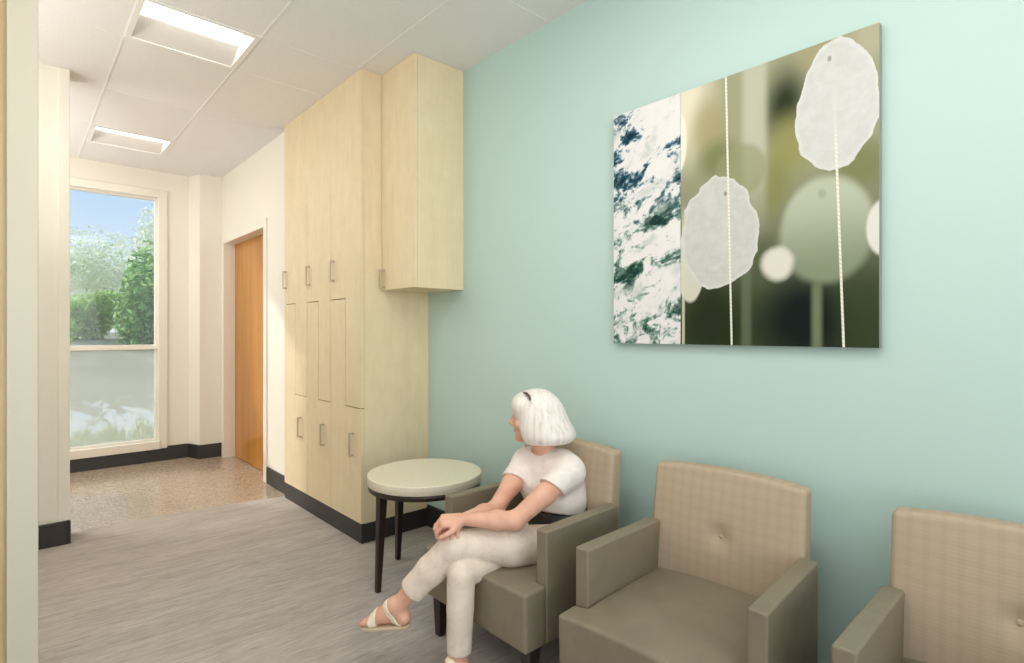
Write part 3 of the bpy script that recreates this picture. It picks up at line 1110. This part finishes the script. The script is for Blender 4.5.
def sdf_mesh(name, prims, h=0.005, post_clip=None, smooth_it=1):
    lo, hi = [], []
    for p in prims:
        if p.get('sub'):
            continue
        if p['t'] == 'c':
            m_ = max(p['ra'], p['rb'])
            lo.append(np.minimum(p['a'], p['b']) - m_); hi.append(np.maximum(p['a'], p['b']) + m_)
        else:
            ext = np.sqrt(((p['A'] * p['r'][:, None]) ** 2).sum(0))
            lo.append(p['c'] - ext); hi.append(p['c'] + ext)
    lo = np.min(lo, 0) - 3 * h; hi = np.max(hi, 0) + 3 * h
    n = np.ceil((hi - lo) / h).astype(int) + 1
    F = np.full(n, 0.06, np.float32)
    ax = [lo[i] + h * np.arange(n[i]) for i in range(3)]
    for p in prims:
        if p['t'] == 'c':
            m_ = max(p['ra'], p['rb'])
            l_, h_ = np.minimum(p['a'], p['b']) - m_, np.maximum(p['a'], p['b']) + m_
        else:
            ext = np.sqrt(((p['A'] * p['r'][:, None]) ** 2).sum(0))
            l_, h_ = p['c'] - ext, p['c'] + ext
        pad = p['k'] * 1.5 + 2 * h
        i0 = np.maximum(np.floor((l_ - pad - lo) / h).astype(int), 0)
        i1 = np.minimum(np.ceil((h_ + pad - lo) / h).astype(int) + 1, n)
        if np.any(i1 <= i0):
            continue
        X, Y, Z = np.meshgrid(*[ax[i][i0[i]:i1[i]] for i in range(3)], indexing='ij')
        P = np.stack([X, Y, Z], -1)
        if p['t'] == 'c':
            ab = p['b'] - p['a']
            tt = np.clip(((P - p['a']) @ ab) / max(ab @ ab, 1e-12), 0, 1)
            d = np.linalg.norm(P - (p['a'] + tt[..., None] * ab), axis=-1) - (p['ra'] + (p['rb'] - p['ra']) * tt)
        else:
            q = (P - p['c']) @ p['A'].T
            k0 = np.linalg.norm(q / p['r'], axis=-1)
            k1 = np.linalg.norm(q / p['r'] ** 2, axis=-1)
            d = k0 * (k0 - 1) / np.maximum(k1, 1e-9)
            d = np.where(k0 < 1e-3, -p['r'].min(), d)
        for (pt, nn) in p['clip']:
            d = np.maximum(d, (P - np.array(pt)) @ np.array(nn))
        sl = tuple(slice(i0[i], i1[i]) for i in range(3))
        G = F[sl]
        k = p['k']
        if p.get('sub'):
            hh = np.clip(k - np.abs(G + d), 0, None) / k
            F[sl] = np.maximum(G, -d) + hh * hh * k * 0.25
        else:
            hh = np.clip(k - np.abs(G - d), 0, None) / k
            F[sl] = np.minimum(G, d) - hh * hh * k * 0.25
    if post_clip:
        X, Y, Z = np.meshgrid(*ax, indexing='ij')
        P = np.stack([X, Y, Z], -1)
        for (pt, nn) in post_clip:
            F = np.maximum(F, (P - np.array(pt)) @ np.array(nn))
    # surface nets
    S = F < 0
    c8 = [(i, j, k) for i in (0, 1) for j in (0, 1) for k in (0, 1)]
    cnt = sum(S[i:n[0] - 1 + i, j:n[1] - 1 + j, k:n[2] - 1 + k].astype(np.int8) for i, j, k in c8)
    act = np.argwhere((cnt > 0) & (cnt < 8))
    acc = np.zeros((len(act), 3)); num = np.zeros(len(act))
    edges = [(a, b_) for a in c8 for b_ in c8 if sum(b_) == sum(a) + 1 and sum(abs(np.subtract(a, b_))) == 1]
    for a, b_ in edges:
        va = F[tuple((act + a).T)]; vb = F[tuple((act + b_).T)]
        cr = (va < 0) != (vb < 0)
        tt = np.where(cr, va / np.where(cr, va - vb, 1), 0)
        acc += np.where(cr[:, None], np.array(a) + tt[:, None] * (np.array(b_) - np.array(a)), 0)
        num += cr
    V_ = lo + h * (act + acc / num[:, None])
    ID = np.full(n - 1, -1, np.int64)
    ID[tuple(act.T)] = np.arange(len(act))
    faces = []
    for axn in range(3):
        o1, o2 = [(1, 2), (2, 0), (0, 1)][axn]
        a = [slice(1, n[i] - 1) for i in range(3)]; a[axn] = slice(0, n[axn] - 1)
        b_ = list(a); b_[axn] = slice(1, n[axn])
        s0, s1 = S[tuple(a)], S[tuple(b_)]
        e = np.argwhere(s0 != s1)
        off = np.array([1, 1, 1]); off[axn] = 0
        inside0 = s0[tuple(e.T)]
        e = e + off
        u1 = np.zeros(3, int); u1[o1] = 1
        u2 = np.zeros(3, int); u2[o2] = 1
        q = np.stack([ID[tuple((e - u1 - u2).T)], ID[tuple((e - u2).T)], ID[tuple(e.T)], ID[tuple((e - u1).T)]], 1)
        q[~inside0] = q[~inside0][:, ::-1]
        faces.append(q)
    Q = np.concatenate(faces)
    Q = Q[(Q >= 0).all(1)]
    # light smoothing
    for _ in range(smooth_it):
        sm = np.zeros_like(V_); c_ = np.zeros(len(V_))
        for i in range(4):
            np.add.at(sm, Q[:, i], V_[Q[:, (i + 1) % 4]]); np.add.at(c_, Q[:, i], 1)
            np.add.at(sm, Q[:, i], V_[Q[:, (i - 1) % 4]]); np.add.at(c_, Q[:, i], 1)
        V_ = V_ * 0.5 + 0.5 * sm / np.maximum(c_, 1)[:, None]
    me = bpy.data.meshes.new(name)
    me.from_pydata(V_.tolist(), [], Q.tolist())
    me.polygons.foreach_set('use_smooth', [True] * len(me.polygons))
    return me


def unit(v):
    v = np.array(v, float)
    return v / np.linalg.norm(v)


# ------------------------------------------------------------------ PERSON
PO = np.array((1.80, 1.74, 0.0))


def W3(*p):
    return np.array(p, float)


fb_ = unit((-1.0, 0.06, 0)); lb_ = unit((-0.06, -1.0, 0)); ub_ = W3(0, 0, 1)
BA = [fb_, lb_, ub_]
hipL, hipR = W3(1.815, 1.588, 0.424), W3(1.825, 1.815, 0.415)
kneeL, kneeR = W3(1.288, 1.748, 0.515), W3(1.288, 1.703, 0.420)
ankL, ankR = W3(1.142, 1.936, 0.258), W3(1.286, 1.716, 0.078)
shL, shR = W3(1.822, 1.612, 0.742), W3(1.795, 1.868, 0.742)
elL, elR = W3(1.500, 1.622, 0.597), W3(1.535, 1.790, 0.592)
wrL, wrR = W3(1.305, 1.720, 0.622), W3(1.340, 1.770, 0.600)
neck0, neck1 = W3(1.820, 1.745, 0.775), W3(1.780, 1.775, 0.90)
HC = W3(1.762, 1.776, 0.976)            # head centre
hf = unit((-0.60, 0.80, -0.03)); hl = unit(np.cross((0, 0, 1), hf)); hu = np.cross(hf, hl)
HA = [hf, hl, hu]


def hp(x, y, z):
    return HC + hf * x + hl * y + hu * z


torso = [ell((1.835, 1.715, 0.465), (0.115, 0.155, 0.080), BA, 0.05),
         ell((1.850, 1.728, 0.565), (0.108, 0.135, 0.10), BA, 0.06),
         ell((1.848, 1.735, 0.655), (0.108, 0.138, 0.115), BA, 0.06),
         ell((1.782, 1.680, 0.655), (0.055, 0.052, 0.050), BA, 0.04),
         ell((1.776, 1.792, 0.655), (0.055, 0.052, 0.050), BA, 0.04),
         cone(shL, shR, 0.047, 0.047, 0.05),
         cone((1.835, 1.672, 0.762), (1.822, 1.808, 0.762), 0.048, 0.048, 0.05)]
neck = [cone(neck0, neck1, 0.050, 0.045, 0.03)]


def lerp(a, b, t):
    return a + (b - a) * t


armsL = [cone(shL, lerp(shL, elL, 0.5), 0.050, 0.044, 0.02), cone(lerp(shL, elL, 0.5), elL, 0.044, 0.036, 0.02),
         cone(elL, lerp(elL, wrL, 0.35), 0.036, 0.036, 0.02), cone(lerp(elL, wrL, 0.35), wrL, 0.036, 0.023, 0.02)]
armsR = [cone(shR, lerp(shR, elR, 0.5), 0.050, 0.043, 0.02), cone(lerp(shR, elR, 0.5), elR, 0.043, 0.035, 0.02),
         cone(elR, lerp(elR, wrR, 0.35), 0.035, 0.035, 0.02), cone(lerp(elR, wrR, 0.35), wrR, 0.035, 0.023, 0.02)]


def hand(wr, d, back, curl, spread, thumb_side, length=1.0):
    """palm, four fingers of three bones and a thumb; d: hand direction, back: normal of the back of the hand"""
    d = unit(d); back = unit(np.array(back) - d * np.dot(back, d)); lat = np.cross(d, back) * thumb_side   # lat points to the thumb
    out = []
    kn = []
    for i, (o_, ln) in enumerate(((0.030, 0.078), (0.010, 0.082), (-0.010, 0.079), (-0.029, 0.072))):
        kp = wr + d * ln * length + lat * o_ * spread + back * (0.004 - 0.004 * abs(i - 1))
        kn.append(kp)
        out.append(cone(wr + lat * o_ * 0.55 + d * 0.012, kp, 0.0135, 0.0105, 0.012))
    for i, (kp, bones) in enumerate(zip(kn, ((0.036, 0.022, 0.018), (0.040, 0.025, 0.019), (0.037, 0.023, 0.018), (0.029, 0.018, 0.016)))):
        p = kp; ang = 0.0
        dd = d
        for j, (bl, cu) in enumerate(zip(bones, curl)):
            ang += math.radians(cu + 4 * i)
            dd = d * math.cos(ang) - back * math.sin(ang) + lat * (0.10 * (1.5 - i) * 0.4)
            dd = unit(dd)
            q = p + dd * bl
            r0 = 0.0092 - 0.0008 * j - (0.0012 if i == 3 else 0)
            out.append(cone(p, q, r0, r0 - 0.0010, 0.0035))
            p = q
    t0 = wr + d * 0.022 + lat * 0.022
    t1 = t0 + unit(d * 0.65 + lat * 0.75 - back * 0.25) * 0.036
    t2 = t1 + unit(d * 0.90 + lat * 0.30 - back * 0.35) * 0.028
    t3 = t2 + unit(d * 0.95 + lat * 0.05 - back * 0.40) * 0.022
    out += [cone(t0, t1, 0.0155, 0.0115, 0.012), cone(t1, t2, 0.0112, 0.0098, 0.004), cone(t2, t3, 0.0098, 0.0078, 0.004)]
    return out


# near (left) hand folds over the far hand on the raised knee
handL = hand(wrL, (-0.86, 0.42, 0.02), (-0.25, -0.35, 0.90), (48, 52, 30), 0.92, -1)
handR = hand(wrR, (-0.90, -0.35, -0.16), (-0.25, 0.10, 0.95), (40, 52, 30), 0.92, 1)


def foot(ank, f_dir, up, L=0.225):
    f_ = unit(f_dir); u_ = unit(np.array(up) - f_ * np.dot(up, f_)); s_ = np.cross(u_, f_)
    heel = ank - u_ * 0.045 - f_ * 0.022
    ball = ank - u_ * 0.055 + f_ * 0.103
    pr = [cone(ank, heel, 0.033, 0.026, 0.02), cone(ank + f_ * 0.012, ank + f_ * 0.075 - u_ * 0.035, 0.032, 0.026, 0.02),
          cone(heel - u_ * 0.003, ball, 0.024, 0.018, 0.02)]
    for o_, r_ in ((0.022, 0.0165), (0.0, 0.016), (-0.022, 0.0145)):
        pr.append(cone(ank + f_ * 0.055 - u_ * 0.035 + s_ * o_ * 0.6, ball + s_ * o_, 0.022, r_, 0.018))
    toes = []
    for o_, ln, r_ in ((0.030, 0.050, 0.0115), (0.012, 0.050, 0.0088), (-0.004, 0.045, 0.0084), (-0.019, 0.037, 0.008), (-0.032, 0.027, 0.0075)):
        a = ball + s_ * o_ * 0.95 - u_ * 0.004
        b_ = a + f_ * ln - u_ * 0.003
        toes.append((b_, r_))
        pr.append(cone(a, b_, r_ + 0.001, r_, 0.004))
    return pr, (f_, u_, s_, heel, ball), toes


footL, frL, toesL = foot(ankL, (-0.54, 0.82, -0.10), (0.05, -0.16, 1.0), 0.235)
footR, frR, toesR = foot(ankR, (-0.93, 0.10, -0.02), (0, 0, 1))

legsL = [cone(hipL, lerp(hipL, kneeL, 0.55), 0.074, 0.062, 0.03), cone(lerp(hipL, kneeL, 0.55), kneeL, 0.062, 0.050, 0.03),
         cone(kneeL, lerp(kneeL, ankL, 0.35), 0.048, 0.046, 0.02), cone(lerp(kneeL, ankL, 0.35), ankL, 0.046, 0.029, 0.02)]
legsR = [cone(hipR, lerp(hipR, kneeR, 0.55), 0.072, 0.060, 0.03), cone(lerp(hipR, kneeR, 0.55), kneeR, 0.060, 0.048, 0.03),
         cone(kneeR, lerp(kneeR, ankR, 0.35), 0.047, 0.046, 0.02), cone(lerp(kneeR, ankR, 0.35), ankR, 0.046, 0.030, 0.02)]

head = [ell(hp(-0.012, 0, 0.022), (0.094, 0.074, 0.092), HA, 0.02),
        ell(hp(0.030, 0, -0.030), (0.066, 0.060, 0.075), HA, 0.03),
        cone(hp(0.052, 0.018, -0.088), hp(0.052, -0.018, -0.088), 0.028, 0.028, 0.03),
        ell(hp(0.078, 0, -0.103), (0.018, 0.020, 0.015), HA, 0.02),
        ell(hp(0.060, 0.038, -0.035), (0.026, 0.024, 0.024), HA, 0.02),
        ell(hp(0.060, -0.038, -0.035), (0.026, 0.024, 0.024), HA, 0.02),
        cone(hp(0.078, 0.034, 0.018), hp(0.078, -0.034, 0.018), 0.012, 0.012, 0.02),
        ell(hp(0.092, 0.030, 0.000), (0.014, 0.017, 0.011), HA, 0.012, sub=True),
        ell(hp(0.092, -0.030, 0.000), (0.014, 0.017, 0.011), HA, 0.012, sub=True),
        cone(hp(0.088, 0, 0.008), hp(0.113, 0, -0.030), 0.008, 0.0105, 0.012),
        ell(hp(0.100, 0.011, -0.040), (0.010, 0.008, 0.007), HA, 0.008),
        ell(hp(0.100, -0.011, -0.040), (0.010, 0.008, 0.007), HA, 0.008),
        ell(hp(0.089, 0, -0.059), (0.012, 0.023, 0.0065), HA, 0.006),
        ell(hp(0.087, 0, -0.070), (0.012, 0.020, 0.0070), HA, 0.006),
        ell(hp(0.0, 0.073, -0.012), (0.020, 0.008, 0.028), HA, 0.008),
        ell(hp(0.0, -0.073, -0.012), (0.020, 0.008, 0.028), HA, 0.008)]

body_me = sdf_mesh('person', torso + neck + armsL + armsR + legsL + legsR + footL + footR + handL + handR + head, 0.0042)
person = link('person', body_me, ['skin', 'lips', 'brow', 'nail'], None, True)
# lips, brows and toenails by position
vco = np.empty(len(body_me.polygons) * 3); body_me.polygons.foreach_get('center', vco); vco = vco.reshape(-1, 3)
loc_h = (vco - HC) @ np.array(HA).T
mi = np.zeros(len(vco), int)
lip = (loc_h[:, 0] > 0.072) & (np.abs(loc_h[:, 1]) < 0.024) & (loc_h[:, 2] < -0.054) & (loc_h[:, 2] > -0.077) & (((loc_h[:, 1] / 0.025) ** 2 + ((loc_h[:, 2] + 0.0645) / 0.0125) ** 2) < 1)
mi[lip] = 1
brow = (loc_h[:, 0] > 0.06) & (np.abs(np.abs(loc_h[:, 1]) - 0.031) < 0.019) & (np.abs(loc_h[:, 2] - 0.022) < 0.004)
mi[brow] = 2
for (fr, toes) in ((frL, toesL), (frR, toesR)):
    for (tp, tr_) in toes:
        q = vco - (tp + fr[1] * tr_ * 0.8 + fr[0] * tr_ * 0.2)
        mi[np.linalg.norm(q, axis=1) < tr_ * 0.72] = 3
body_me.polygons.foreach_set('material_index', mi)
body_me.transform(Matrix.Translation(-Vector(PO)))
person.location = PO
tag(person, 'white-haired person seated cross-legged in cream trousers, hands clasped on one knee', 'person')


def wear(name, prims, mat, h=0.0045, post=None, it=1, label=None):
    me = sdf_mesh(name, prims, h, post, it)
    me.transform(Matrix.Translation(-Vector(PO)))
    o = link(name, me, mat, person, True)
    if label:
        o['label'] = label
    return o


# trousers with flat hems above the ankles
cutL = [(lerp(kneeL, ankL, 0.74), unit(ankL - kneeL))]
cutR = [(lerp(kneeR, ankR, 0.90), unit(ankR - kneeR))]


def trouser(hip, knee, ank, cut, thick, ks=1.0):
    dirn = unit(ank - knee)
    ex = ank + dirn * 0.05
    return [cone(hip, lerp(hip, knee, 0.55), 0.090 + thick, 0.079 + thick, 0.03 * ks), cone(lerp(hip, knee, 0.55), knee, 0.079 + thick, 0.060 + thick, 0.03 * ks),
            cone(knee, lerp(knee, ank, 0.4), 0.060 + thick, 0.057 + thick, 0.02 * ks, cut), cone(lerp(knee, ank, 0.4), ex, 0.057 + thick, 0.050 + thick, 0.02 * ks, cut)]


waist_z = 0.505
trs = [ell((1.838, 1.715, 0.465), (0.124, 0.164, 0.088), BA, 0.05, [((0, 0, waist_z), (0, 0, 1))])]
trs += trouser(hipL, kneeL, ankL, cutL, 0.0) + trouser(hipR, kneeR, ankR, cutR, -0.004, 0.25)
wear('trousers', trs, 'denim')
# black belt between shirt and trousers
wear('belt', grow([ell((1.840, 1.718, 0.500), (0.120, 0.155, 0.090), BA, 0.03), ell((1.850, 1.728, 0.565), (0.112, 0.140, 0.10), BA, 0.06)], 0.010), 'black_leather', 0.004,
     [((0, 0, 0.560), (0, 0, 1)), ((0, 0, 0.485), (0, 0, -1))])
# shirt with short sleeves
sleeveL = [(lerp(shL, elL, 0.36), unit(unit(elL - shL) + W3(0, 0, -0.5)))]
sleeveR = [(lerp(shR, elR, 0.40), unit(unit(elR - shR) + W3(0, 0, -0.4)))]
hem = [((1.85, 1.72, 0.545), unit((-0.25, 0, -1)))]
shirt = []
for p in grow(torso[1:], 0.014):
    p['clip'] = hem
    shirt.append(p)
shirt += [cone(shL, lerp(shL, elL, 0.6), 0.059, 0.062, 0.03, sleeveL), cone(shR, lerp(shR, elR, 0.6), 0.058, 0.060, 0.03, sleeveR)]
neckcut = ell(lerp(neck0, neck1, 0.55) + W3(-0.012, 0.006, 0.012), (0.062, 0.062, 0.062), None, 0.006, sub=True)
wear('shirt', shirt + [neckcut], 'knit', 0.0045)

# hair: an A-line bob with fringe
hair = [ell(hp(-0.012, 0, 0.028), (0.110, 0.092, 0.096), HA, 0.03),
        ell(hp(-0.052, 0, -0.038), (0.100, 0.106, 0.088), HA, 0.06),
        ell(hp(-0.078, 0, -0.088), (0.105, 0.114, 0.050), HA, 0.06),
        ell(hp(-0.020, 0.062, -0.060), (0.072, 0.042, 0.070), HA, 0.04),
        ell(hp(-0.020, -0.062, -0.060), (0.072, 0.042, 0.070), HA, 0.04),
        ell(hp(0.052, 0, 0.052), (0.052, 0.078, 0.048), HA, 0.03),
        ell(hp(0.092, 0, -0.060), (0.060, 0.058, 0.075), HA, 0.012, sub=True),
        ell(hp(0.052, 0, -0.110), (0.070, 0.056, 0.062), HA, 0.012, sub=True)]
wear('hair', hair, 'hair', 0.0042, [(hp(0, 0, -0.118), -hu)])
b = MB().tube([hp(0.040, 0.052, 0.112), hp(0.024, 0.066, 0.108), hp(0.010, 0.080, 0.098), hp(0.004, 0.090, 0.082)], [0.004, 0.006, 0.006, 0.004], 10)
o = b.build('hair_clip', 'clip_brown', person, smooth=True)
o.data.transform(Matrix.Translation(-Vector(PO)))
for sg in (-1, 1):
    bm = bmesh.new()
    bmesh.ops.create_uvsphere(bm, u_segments=20, v_segments=14, radius=0.0125)
    me = bpy.data.meshes.new('eye'); bm.to_mesh(me); bm.free()
    c = hp(0.0755, sg * 0.0305, 0.001)
    me.transform(Matrix.Translation(Vector(c - PO)))
    o = link('eye', me, ['eye_white', 'iris'], person, True)
    for p in me.polygons:
        d_ = unit(np.array(p.center) + PO - c)
        if d_ @ unit(hf + hl * 0.12 * sg) > 0.86:
            p.material_index = 1


# sandals: sole, toe strap, ankle strap with heel counter
def sandal(fr, ft, lab):
    f_, u_, s_, heel, ball = fr
    off = -u_ * 0.030
    sole = [cone(heel - u_ * 0.028 + f_ * 0.002, heel - u_ * 0.030 + f_ * 0.06, 0.028, 0.031, 0.02),
            cone(heel - u_ * 0.028 + f_ * 0.06, ball + off * 0.75, 0.033, 0.042, 0.02),
            cone(ball + off * 0.75, ball + off * 0.75 + f_ * 0.030 + s_ * 0.006, 0.042, 0.037, 0.02)]
    post = [(ball - u_ * 0.0185, u_), (ball - u_ * 0.033, -u_)]
    root = wear('sandal', sole, 'sandal_sole', 0.004, post)
    big = grow(ft, 0.0045)

    def band(c, nrm, w_):
        nrm = unit(nrm)
        me = sdf_mesh('strap', big, 0.0035, [(c + nrm * w_, nrm), (c - nrm * w_, -nrm), (ball - u_ * 0.026, -u_)], 1)
        me.transform(Matrix.Translation(-Vector(PO)))
        link('strap', me, 'sandal_leather', root, True)
    band(ball + f_ * 0.004, f_ + s_ * 0.15, 0.017)
    band(ball - f_ * 0.098 - u_ * 0.0, f_ * 0.88 - u_ * 0.48, 0.011)
    return root


sandal(frL, footL, 'raised')
sandal(frR, footR, 'planted')

# ------------------------------------------------------------------ OUTDOORS
g = MB()
prof = [(YB + 0.14, -0.02), (8.8, -0.02), (9.5, 0.0), (10.2, 0.09), (12.0, 0.38), (15.0, 0.86), (16.6, 1.10), (17.6, 1.18), (120.0, 1.20)]
for (ya, za), (yb, zb) in zip(prof, prof[1:]):
    g.quad([(-60, ya, za), (60, ya, za), (60, yb, zb), (-60, yb, zb)])
struct(g.build('ground', 'ground'))


def foliage_mesh(name, lobes, n, size, mat, parent):
    vs, fs, tone = [], [], []
    for i in range(n):
        c_, r_ = lobes[rng.integers(len(lobes))]
        d = unit(rng.normal(size=3))
        rad = rng.uniform(0.62, 1.03) ** 0.7
        p = np.array(c_) + np.array(r_) * d * rad
        if p[2] < 0.0:
            continue
        nrm = unit(d + rng.normal(size=3) * 0.6)
        a = unit(np.cross(nrm, rng.normal(size=3)))
        b_ = np.cross(nrm, a)
        s_ = size * rng.uniform(0.6, 1.3)
        k = len(vs)
        vs += [tuple(p - a * s_), tuple(p + b_ * s_ * 0.42 - nrm * s_ * 0.1), tuple(p + a * s_), tuple(p - b_ * s_ * 0.42 - nrm * s_ * 0.1)]
        fs.append((k, k + 1, k + 2, k + 3))
        tone.append(float(np.clip(rng.normal(0.5, 0.28), 0, 1)))
    me = bpy.data.meshes.new(name)
    me.from_pydata(vs, [], fs)
    at = me.attributes.new('leaf_tone', 'FLOAT', 'FACE')
    at.data.foreach_set('value', tone)
    return link(name, me, mat, parent)


def shrub(name, p, lobes, n, size, mat, label, cat, group, trunk):
    t = empty(name, p)
    tag(t, label, cat, group)
    foliage_mesh('foliage', lobes, n, size, mat, t)
    b = MB()
    for (x0, y0, x1, y1, z1, r_) in trunk:
        b.tube([(x0, y0, -0.02), ((x0 + x1) / 2 + 0.04, (y0 + y1) / 2, z1 * 0.5), (x1, y1, z1)], [r_, r_ * 0.8, r_ * 0.4], 8)
    b.build('trunk', 'bark', t, smooth=True)
    return t


def lobes_for(w_, h_, k, z0=0.0):
    L = []
    for i in range(k):
        z = rng.uniform(0.15, 0.78)
        L.append(((rng.uniform(-w_, w_) * 0.55 * (1.15 - 0.5 * z), rng.uniform(-w_, w_) * 0.3, z0 + z * (h_ - z0)), (w_ * 0.48, w_ * 0.42, (h_ - z0) * 0.26)))
    return L


tr = [(0, 0, 0.1, 0, 0.7, 0.07), (0.1, 0, -0.3, 0.1, 0.7, 0.05), (-0.1, 0.05, 0.35, 0.1, 0.8, 0.05)]
GB = 'bushes outside the window'
ZB = 1.17
shrub('bush', (0.15, 15.5, 0.86), lobes_for(0.98, 1.35, 16), 3600, 0.085, 'leaf_green', 'low green bush at the left edge of the window view', 'bush', GB, tr)
shrub('bush', (1.52, 17.4, 1.12), lobes_for(0.98, 1.3, 16), 3800, 0.085, 'leaf_green', 'rounded green bush in the middle of the window view', 'bush', GB, tr)
shrub('bush', (2.62, 15.5, 0.86), lobes_for(0.92, 2.75, 20), 5200, 0.085, 'leaf_dark', 'tall dark green bush at the right side of the window view', 'bush', GB, tr)
TT = [(0, 0, 0.1, 0, 2.2, 0.14), (0.05, 0, -0.8, 0.3, 2.3, 0.07), (0.05, 0, 0.9, 0.3, 2.4, 0.07)]
shrub('tree', (2.4, 32.0, ZB), lobes_for(3.6, 5.0, 18, 0.4), 9000, 0.11, 'leaf_hazed', 'pale hazy tree rising behind the green bushes', 'tree', None, TT)
shrub('tree', (6.9, 38.0, ZB), lobes_for(2.2, 7.6, 14, 0.4), 5500, 0.12, 'leaf_hazed', 'taller pale tree at the right edge of the window', 'tree', None, TT)


def tuft(p, n, h_, label):
    b = MB(); tone = []
    for i in range(n):
        a = rng.uniform(0, 2 * math.pi); r0 = rng.uniform(0, 1) ** 0.7 * 0.19
        x, y = r0 * math.cos(a), r0 * math.sin(a)
        hh = h_ * rng.uniform(0.3, 1.25) * (1.15 - 4.0 * r0); lean = rng.uniform(0.0, 0.09)
        sx, sy = math.cos(a), math.sin(a)
        w_ = 0.012
        px, py = -sy * w_, sx * w_
        w_ = 0.007; px, py = -sy * w_, sx * w_
        p0, p1, p2 = (x, y, -0.02), (x + sx * lean * 0.4, y + sy * lean * 0.4, hh * 0.6), (x + sx * lean, y + sy * lean, hh)
        k = len(b.v)
        b.v += [(p0[0] - px, p0[1] - py, p0[2]), (p0[0] + px, p0[1] + py, p0[2]), (p1[0] - px, p1[1] - py, p1[2]), (p1[0] + px, p1[1] + py, p1[2]), p2]
        b.f += [(k, k + 1, k + 3, k + 2), (k + 2, k + 3, k + 4)]; b.mi += [0, 0]
        q = float(np.clip(rng.normal(0.5, 0.3), 0, 1)); tone += [q, q]
    o = b.build('grass_tuft', 'leaf_tuft')
    at = o.data.attributes.new('leaf_tone', 'FLOAT', 'FACE'); at.data.foreach_set('value', tone)
    o.location = (p[0], p[1], 0)
    tag(o, label, 'plant', 'grass tufts outside the window')


tuft((0.62, 8.3), 170, 0.22, 'pale grass tuft outside at the lower left corner of the window')
tuft((0.92, 8.6), 170, 0.22, 'pale grass tuft outside just left of the middle of the lower pane')
tuft((1.20, 8.2), 190, 0.30, 'pale grass tuft outside at the lower right corner of the window')
